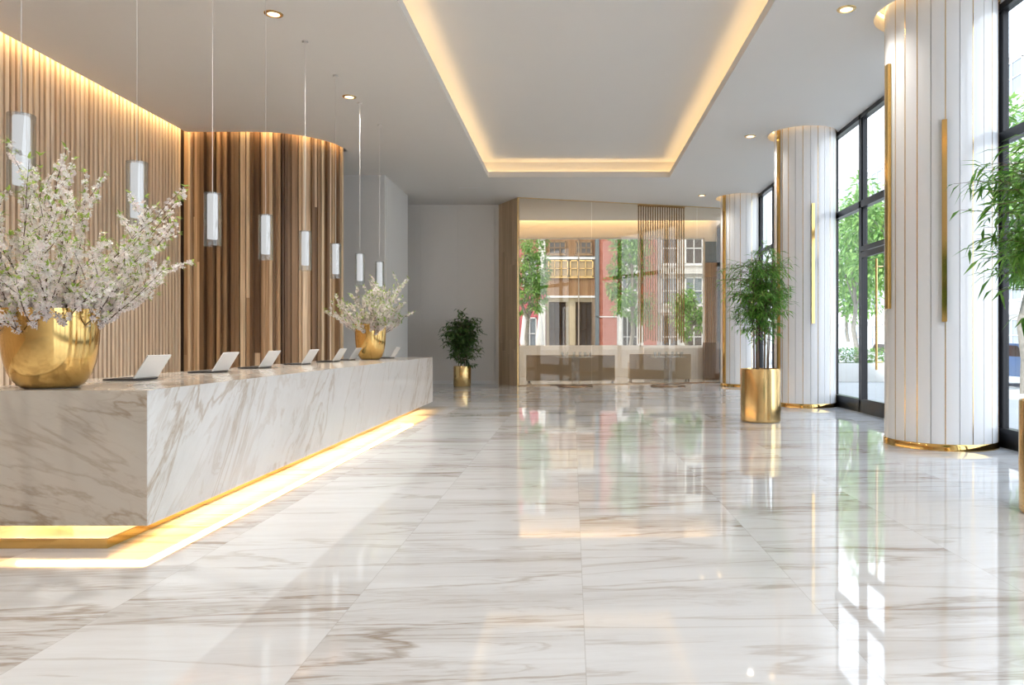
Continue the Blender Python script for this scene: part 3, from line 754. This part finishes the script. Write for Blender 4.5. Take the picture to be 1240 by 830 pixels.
# rod screen hanging inside
s0 = (Vector((at(774, 25.0), 25.0)) - A).length; s1 = (Vector((at(831, 25.3), 25.3)) - A).length
rp = A + u * s0 + Vector((-u.y, u.x)) * .16
rs = thing('rod_screen', 'hanging screen of vertical gold rods behind the glass', 'rod screen', (rp.x, rp.y, 0), math.atan2(u.y, u.x))
wd = s1 - s0
MB().box(-.03, wd + .03, -.03, .03, CEIL - .05, CEIL - .002).build('top_rail', 'brass', rs)
nrod = 20
for k in range(nrod):
    x = wd * k / (nrod - 1); z0 = zt(415, 25.3) + R.uniform(-.05, .12)
    MB().tube([(x, 0, z0), (x, 0, CEIL - .05)], .021, 10).build('rod', 'rod', rs, True)

# beige upholstered benches, seen from behind, and low white block
def bench(x0, x1, y, h, lab, mat='fabric', mat2='fabric2'):
    cx = (x0 + x1) / 2; hw = (x1 - x0) / 2
    r_ = thing('sofa', lab, 'sofa', (cx, y, 0), 0)
    MB().box(-hw, hw, -.1, .1, .06, h, b=.02).build('backrest', mat, r_, True)
    MB().box(-hw + .14, hw - .14, .1, .75, .12, .42, b=.03).build('seat', mat2, r_, True)
    for sx in (-1, 1):
        MB().box(sx * hw - (.14 if sx > 0 else 0), sx * hw + (.14 if sx < 0 else 0), .1, .75, .06, .68, b=.02).build('armrest', mat, r_, True)
        for yy in (0, .68): MB().tube([(sx * (hw - .07), yy, 0), (sx * (hw - .07), yy, .07)], .02, 8).build('leg', 'bronze', r_)
    return r_
bench(at(637, 25.6), at(745, 25.6), 25.8, .96, 'long beige sofa seen from behind, left behind the glass partition')
bench(at(763, 26.6), at(838, 26.6), 26.9, .98, 'shorter beige sofa seen from behind, under the gold rod screen')
o = MB().box(0, at(853, 28) - at(780, 28), 0, .5, 0, zt(421, 28), b=.01).build('low_cabinet', 'wall_white', None, True, (at(780, 28), 28.0, 0)); tag(o, 'low white block cabinet behind the shorter beige sofa', 'cabinet')
o = MB().box(0, at(871, 27.6) - at(853.5, 27.6), 0, .45, 0, zt(415, 27.6)).box(.05, .28, -.015, 0, .08, 1.3).box(.3, .52, -.015, 0, .08, 1.3).build('sideboard', 'browncab', None, False, (at(853.5, 27.6), 27.6, 0)); tag(o, 'dark brown wooden cabinet beside the farthest column behind the glass', 'cabinet')
# pedestal tables
def ptable(x, y, lab):
    r_ = thing('pedestal_table', lab, 'table', (x, y, 0), 0, 'glass tables before the partition')
    MB().lathe([(.001, 0), (.56, 0), (.56, .03), (.52, .045), (.10, .06), (.001, .06)], 0, 0, 48).build('base', 'bronze', r_, True)
    MB().lathe([(.16, .06), (.13, .10), (.125, .88), (.16, .93), (.001, .93)], 0, 0, 32).build('stem', 'clear', r_, True)
    MB().lathe([(.001, .93), (.62, .93), (.625, .94), (.62, .95), (.001, .95)], 0, 0, 48).build('table_top', 'clear', r_, True)
    return r_
ptable(at(697, 23.6), 23.55, 'round glass pedestal table with dark base, left of the pair before the glass')
ptable(at(808, 23.9), 23.75, 'round glass pedestal table with dark base, right of the pair before the glass')
def tumbler(x, y, i):
    o = MB().lathe([(.001, 0), (.03, 0), (.035, .01), (.045, .15), (.042, .15), (.032, .012), (.001, .012)], 0, 0, 16).build('drinking_glass', 'clear', None, True, (x, y, .95))
    return o
for tx, ty, nm in ((at(697, 23.6), 23.55, 'left'), (at(808, 23.9), 23.75, 'right')):
    for k, dx in enumerate((-.42, -.28, -.05, .14, .30, .45)):
        tag(tumbler(tx + dx, ty - .1 + .08 * (k % 3), k), 'clear drinking glass on the %s glass pedestal table' % nm, 'glass', 'glasses on the %s pedestal table' % nm)

# ------------------------------------------------------------------ outside: buildings
def win(root, x0, x1, z0, z1, yf, frame='whitepaint', pane='winglass', arch=False, nv=1, axis='y'):
    fr = MB(); t = .07
    def bx(a, b, c, d, e=.1, off=0):
        if axis == 'y': fr.box(a, b, yf - e, yf + .05, c, d)
        else: fr.box(yf - e, yf + .05, a, b, c, d)
    bx(x0, x0 + t, z0, z1); bx(x1 - t, x1, z0, z1); bx(x0, x1, z0, z0 + t); bx(x0, x1, z1 - t, z1); bx(x0 - .05, x1 + .05, z0 - .08, z0, .16)
    for k in range(1, nv + 1): c_ = x0 + (x1 - x0) * k / (nv + 1); bx(c_ - .025, c_ + .025, z0, z1)
    bx(x0, x1, (z0 + z1) / 2 - .025, (z0 + z1) / 2 + .025)
    if arch and axis == 'y':
        n_ = 10; cx = (x0 + x1) / 2; r_ = (x1 - x0) / 2
        for k in range(n_):
            a0 = PI * k / n_; a1 = PI * (k + 1) / n_
            P = [(cx + q * math.cos(a), z1 + q * .7 * math.sin(a)) for q, a in ((r_, a0), (r_ + .12, a0), (r_ + .12, a1), (r_, a1))]
            fr.add([(x, yf - .14, z) for x, z in P] + [(x, yf + .02, z) for x, z in P], [(0, 1, 2, 3), (0, 1, 5, 4), (1, 2, 6, 5), (2, 3, 7, 6), (3, 0, 4, 7)])
    f = fr.build('window', frame, root)
    pn_ = MB()
    if axis == 'y':
        pn_.box(x0 + .02, x1 - .02, yf - .03, yf - .02, z0 + .02, z1 - .02)
        if arch:
            P = [(cx + r_ * math.cos(PI * k / 10), z1 + r_ * .7 * math.sin(PI * k / 10)) for k in range(11)]
            pn_.add([(x, yf - .03, z) for x, z in P], [tuple(range(11))])
    else: pn_.box(yf - .03, yf - .02, x0 + .02, x1 - .02, z0 + .02, z1 - .02)
    pn_.build('pane', pane, f)
YF = 46.0
# pink brick house
b = thing('brick_house', 'pink brick house with arched white windows behind the left end of the street window', 'building', (0, 0, 0))
MB().box(-14, -1.65, YF, YF + 8, 0, 14).box(-14, -1.65, YF - .12, YF, 4.0, 4.35).box(-14, -1.6, YF - .12, YF, 7.75, 8.0).build('wall', 'pinkbrick', b)
MB().box(-2.1, -1.66, YF - .05, YF - .001, 0, 14).build('pilaster', 'stone', b)
for z0, z1 in ((.9, 2.9), (4.9, 6.3), (8.6, 10.2)):
    for x in (-3.05, -4.6, -6.2): win(b, x, x + .85, z0, z1, YF, arch=z0 > 4, nv=1)
# timber-clad house
b = thing('timber_house', 'tan building with timber cladding and tall dark windows', 'building', (0, 0, 0))
MB().box(-1.62, 1.45, YF + .1, YF + 8, 0, 14).build('wall', 'tan', b)
m = MB(); x = -1.6
while x < 1.35: m.box(x, x + .1, YF, YF + .1, 4.25, 5.35); m.box(x, x + .1, YF + .02, YF + .1, 6.7, 14); x += .115
m.build('cladding', 'timber', b)
MB().box(-1.62, 1.45, YF - .15, YF + .1, 4.12, 4.24).box(-1.62, 1.45, YF - .1, YF + .1, 6.5, 6.66).build('ledge', 'whitepaint', b)
for x0, x1, z0, z1, p in ((-1.45, -.4, 6.8, 7.6, 'darkpane'), (.2, 1.2, 6.8, 7.6, 'darkpane'), (-1.5, -.25, 5.4, 6.45, 'paneglow'), (-.15, 1.3, 5.4, 6.45, 'paneglow'), (-1.45, -.4, .5, 3.85, 'darkpane'), (.2, 1.2, .5, 3.85, 'darkpane'),
                       (-1.45, -.4, 9, 10.4, 'darkpane'), (.2, 1.2, 9, 10.4, 'darkpane')):
    win(b, x0, x1, z0, z1, YF + (-.0 if z0 > 6.6 else .05), frame='bronze' if p == 'darkpane' else 'brass', pane=p, nv=2)
# red brick row with shopfronts
b = thing('red_brick_building', 'red brick building with white spandrels and slate bays', 'building', (0, 0, 0))
m = MB().box(1.46, 2.75, YF - .25, YF + 8, 0, 14).box(4.4, 5.2, YF - .25, YF + 8, 0, 14)
m.box(2.75, 4.4, YF + .3, YF + 8, 0, 14)
m.build('wall', 'redbrick', b)
MB().box(1.40, 1.66, YF - .3, YF - .24, 0, 14).build('slate_strip', 'slate', b)
MB().box(2.75, 4.4, YF - .05, YF + .3, 3.25, 3.6).box(2.75, 4.4, YF - .05, YF + .3, 5.6, 5.95).box(2.75, 4.4, YF - .05, YF + .3, 8.2, 8.5).box(1.46, 2.75, YF - .3, YF - .24, 2.9, 2.96).build('spandrel', 'whitepaint', b)
MB().box(2.72, 3.05, YF - .2, YF + .1, 0, 3.25).box(4.1, 4.4, YF - .2, YF + .1, 0, 3.25).build('pilaster', 'whitepaint', b)
for z0, z1, p in ((.2, 3.2, 'darkpane'), (3.7, 5.5, 'winglass'), (6.1, 8.1, 'winglass'), (8.7, 10.6, 'winglass')): win(b, 3.08, 4.08, z0, z1, YF + .25, pane=p, nv=2)
b = thing('white_building', 'white building with tall windows behind the rod screen', 'building', (0, 0, 0))
MB().box(5.2, 12.2, YF + .2, YF + 8, 0, 15).box(5.2, 12.2, YF - .1, YF + .2, 5.6, 5.9).box(5.2, 12.2, YF - .1, YF + .2, 3.2, 3.4).build('wall', 'stone', b)
for z0, z1, p in ((.3, 3.1, 'darkpane'), (3.7, 5.4, 'winglass'), (6.2, 8.2, 'darkpane'), (9, 10.8, 'winglass')):
    for x in (5.5, 7.0, 8.5, 10.0): win(b, x, x + 1.1, z0, z1, YF + .2, pane=p, nv=1)
# buildings over the street on the right (facades face the lobby)
def sidebuilding(name, lab, X, ya, yb, h, mat, floors, wpitch, wwid, frame='whitepaint', pane='winglass', trim='whitepaint', balcony=False):
    b = thing(name, lab, 'building', (0, 0, 0))
    MB().box(X, X + 10, ya, yb, 0, h).build('wall', mat, b)
    m = MB()
    for k in range(1, floors + 1): m.box(X - .25, X - .001, ya, yb, k * h / floors - .25, k * h / floors)
    m.build('ledge', trim, b)
    y = ya + .6
    while y + wwid < yb - .2:
        for k in range(floors): win(b, y, y + wwid, k * h / floors + .7, (k + 1) * h / floors - .55, X, frame, pane, nv=1, axis='x')
        y += wpitch
    return b
sidebuilding('office_block', 'tall pale office block with a grid of white ledges across the street', 30, 36, 62, 21, 'stone', 6, 3.2, 2.5)
sidebuilding('corner_building', 'pale building across the street further along', 27, 64, 84, 17, 'stone', 5, 3.6, 2.4)
sidebuilding('apartment_building', 'tall pale building far down the street', 26, 86, 110, 24, 'stone', 6, 4.5, 2.2)
sidebuilding('plain_block', 'pale building across the street opposite the near planter', 30, 6, 34, 18, 'stone', 5, 3.6, 2.4)

# trees
def tree(x, y, h, cr, ch, n, seed, lab, tr=.13, ls=.26, mat='treeleaf', name='street_tree'):
    rr = random.Random(seed); root = thing(name, lab, 'tree', (x, y, -.06))
    m = MB(); m.recalc = False; cz = h - ch
    pts = [Vector((rr.uniform(-.08, .08) * k, rr.uniform(-.08, .08) * k, k * (h - ch * .5) / 7)) for k in range(8)]
    m.tube(pts, [tr * (1 - .09 * k) for k in range(8)], 9)
    br = []
    for k in range(16):
        a = rr.uniform(0, 2 * PI); z = rr.uniform(-.75, .6); s0 = pts[min(7, 3 + k % 5)]
        e_ = Vector((math.cos(a) * cr * .75, math.sin(a) * cr * .75, cz + z * ch)); m.tube([s0, s0.lerp(e_, .5) + Vector((0, 0, .2)), e_], [tr * .35, tr * .22, tr * .08], 6); br.append(e_)
    m.build('trunk', 'bark', root, True)
    lf = MB(); lf.recalc = False
    cl = [(Vector((rr.gauss(0, .45) * cr, rr.gauss(0, .45) * cr, cz + rr.uniform(-.9, .9) * ch)), rr.uniform(.25, .42) * cr) for _ in range(26)] + [(e_, cr * .32) for e_ in br]
    for i in range(n):
        c_, q = rr.choice(cl); d = Vector((rr.gauss(0, 1), rr.gauss(0, 1), rr.gauss(0, 1))).normalized()
        p = c_ + d * q * rr.random() ** .4
        leafquad(lf, p, d + Vector((0, 0, -.4)), Vector((rr.gauss(0, .4), rr.gauss(0, .4), 1)), ls * rr.uniform(.7, 1.3), ls * .5)
    lf.build('crown', mat, root); return root
tree(at(640, 39) - .1, 39, 7.2, 1.1, 2.3, 3600, 1, 'leafy street tree at the left end of the far window', ls=.2)
tree(at(764, 38), 38, 8.2, 1.15, 3.0, 4200, 2, 'leafy street tree right of the timber building', ls=.2)
tree(at(835, 37), 37, 4.2, 1.0, 1.3, 2000, 3, 'small leafy tree behind the rod screen', ls=.18)
tree(12.9, 21.2, 8.2, 2.2, 2.4, 5200, 4, 'street tree outside the nearest window', ls=.26)
tree(13.6, 35.5, 8.4, 2.2, 2.3, 4200, 6, 'street tree outside the entrance door window', ls=.28)
tree(13.0, 30.0, 8.0, 1.8, 2.1, 3600, 8, 'street tree between the others along the kerb', ls=.28)
tree(18.6, 50, 8.5, 2.4, 2.6, 3600, 12, 'street tree furthest down the street', ls=.3)
# parasols and cars outside
def parasol(x, y, lab):
    r_ = thing('closed_parasol', lab, 'parasol', (x, y, -.06), 0, 'closed parasols outside the brick house')
    MB().tube([(0, 0, 0), (0, 0, 3.1)], .03, 8).build('pole', 'grey_metal', r_)
    MB().lathe([(.12, 1.0), (.22, 1.15), (.26, 1.5), (.17, 2.3), (.10, 2.9), (.02, 3.1)], 0, 0, 16).build('canopy', 'canvas', r_, True)
    MB().lathe([(.001, 0), (.3, 0), (.3, .08), (.001, .1)], 0, 0, 24).build('base', 'stone', r_)
parasol(at(635, 43), 43, 'closed white parasol at the left end of the far window')
parasol(at(654, 43), 43, 'closed white parasol nearer the timber building')
def car(x, y, rz, mat, lab):
    r_ = thing('parked_car', lab, 'car', (x, y, -.06), rz)
    side = [(-2.1, .35), (-2.1, .8), (-1.9, .95), (-1.2, 1.0), (-.6, 1.42), (.8, 1.45), (1.5, 1.02), (2.05, .9), (2.12, .55), (2.1, .35)]
    m = MB(); n_ = len(side)
    m.add([(a, -.85, z) for a, z in side] + [(a, .85, z) for a, z in side], [(i, (i + 1) % n_, n_ + (i + 1) % n_, n_ + i) for i in range(n_)] + [tuple(range(n_)), tuple(range(n_, 2 * n_))])
    body = m.build('body', mat, r_)
    for s_ in (-1, 1):
        MB().add([(-1.0, s_ * .856, 1.0), (1.3, s_ * .856, 1.02), (.75, s_ * .856, 1.38), (-.55, s_ * .856, 1.35)], [(0, 1, 2, 3)]).build('window', 'darkpane', r_)
        for a in (-1.35, 1.35):
            MB().tube([(a, s_ * .68, .32), (a, s_ * .88, .32)], .32, 24).build('wheel', 'rubber', r_)
car(15.2, 24.5, PI / 2, 'carblue', 'blue parked car outside the nearest window')
car(14.6, 33, PI / 2, 'carpaint', 'white parked car outside the entrance window')
car(14.6, 40, PI / 2, 'carpaint', 'white parked car further along the street')
# street planters / bench outside
o = MB().box(-1.2, 1.2, -.4, .4, 0, .7, b=.03).build('stone_planter', 'stone', None, True, (10.6, 27.5, -.06)); tag(o, 'low stone block planter on the pavement outside the entrance', 'planter')
lf = MB(); lf.recalc = False; rr = random.Random(3)
for i in range(900):
    p = Vector((rr.uniform(-1.1, 1.1), rr.uniform(-.35, .35), rr.uniform(.6, 1.15))); leafquad(lf, p, Vector((rr.gauss(0, 1), rr.gauss(0, 1), .6)), Vector((0, 0, 1)), .16, .07)
o = lf.build('hedge', 'treeleaf', None, False, (10.6, 27.5, 0)); tag(o, 'clipped green hedge growing in the stone planter', 'hedge')

# ------------------------------------------------------------------ lights, world, camera
def area(loc, rot, sx, sy, power, col=(1, 1, 1), portal=False, name='portal'):
    l = bpy.data.lights.new(name, 'AREA'); l.shape = 'RECTANGLE'; l.size = sx; l.size_y = sy; l.energy = power; l.color = col
    if portal: l.cycles.is_portal = True
    o = bpy.data.objects.new(name, l); C.objects.link(o); o.location = loc; o.rotation_euler = rot; return o
area((WX + .12, 12.0, 3.1), (0, PI / 2, 0), 5.9, 36.0, 1, portal=True)       # faces -X
area(((OX0 + OX1) / 2, 30.3, (OZ0 + OZ1) / 2), (-PI / 2, 0, 0), OX1 - OX0, OZ1 - OZ0, 1, portal=True)
for (x, y) in ((0, 26.5), (3.5, 27.5)): spot(x, y, CEIL - .03, 420)  # extra spots added inside the partition room, no fixtures modelled
sun = bpy.data.lights.new('sun', 'SUN'); sun.energy = 4.2; sun.angle = .03; sun.color = (1, .96, .9)
so = bpy.data.objects.new('sun', sun); C.objects.link(so); so.rotation_euler = (math.radians(42), 0, math.radians(-55))
w = bpy.data.worlds.new('world'); bpy.context.scene.world = w; w.use_nodes = True
nt = w.node_tree; nt.nodes.clear(); out = nt.nodes.new('ShaderNodeOutputWorld'); bg = nt.nodes.new('ShaderNodeBackground')
tc = nt.nodes.new('ShaderNodeTexCoord'); sp = nt.nodes.new('ShaderNodeSeparateXYZ'); nt.links.new(tc.outputs['Generated'], sp.inputs[0])
rm = ramp(nt, [(0.0, (0.62, 0.63, 0.64)), (0.5, (0.93, 0.95, 0.98)), (0.75, (0.74, 0.82, 0.93)), (1.0, (0.62, 0.74, 0.92))])
mr = N(nt, 'ShaderNodeMapRange'); mr.inputs[1].default_value = -1; mr.inputs[2].default_value = 1; nt.links.new(sp.outputs[2], mr.inputs[0]); nt.links.new(mr.outputs[0], rm.inputs[0])
nt.links.new(rm.outputs[0], bg.inputs[0]); bg.inputs[1].default_value = 3.5; nt.links.new(bg.outputs[0], out.inputs[0])

cam = bpy.data.cameras.new('camera'); co = bpy.data.objects.new('camera', cam); C.objects.link(co)
co.location = (0, 0, EYE); co.rotation_euler = (PI / 2, 0, 0)
cam.sensor_width = 36; cam.lens = F / 1240 * 36; cam.shift_x = -(VX - 620) / 1240; cam.shift_y = -(415 - VY) / 1240
cam.clip_end = 500; cam.clip_start = .05
sc = bpy.context.scene; sc.camera = co
sc.view_settings.view_transform = 'Standard'; sc.view_settings.look = 'None'; sc.view_settings.gamma = 1; sc.view_settings.use_curve_mapping = False
sc.view_settings.exposure = 0.42
sc.cycles.max_bounces = 10; sc.cycles.diffuse_bounces = 5; sc.cycles.glossy_bounces = 5; sc.cycles.transparent_max_bounces = 16
sc.cycles.sample_clamp_indirect = 6.0; sc.cycles.caustics_reflective = False; sc.cycles.caustics_refractive = False
sc.cycles.use_denoising = True
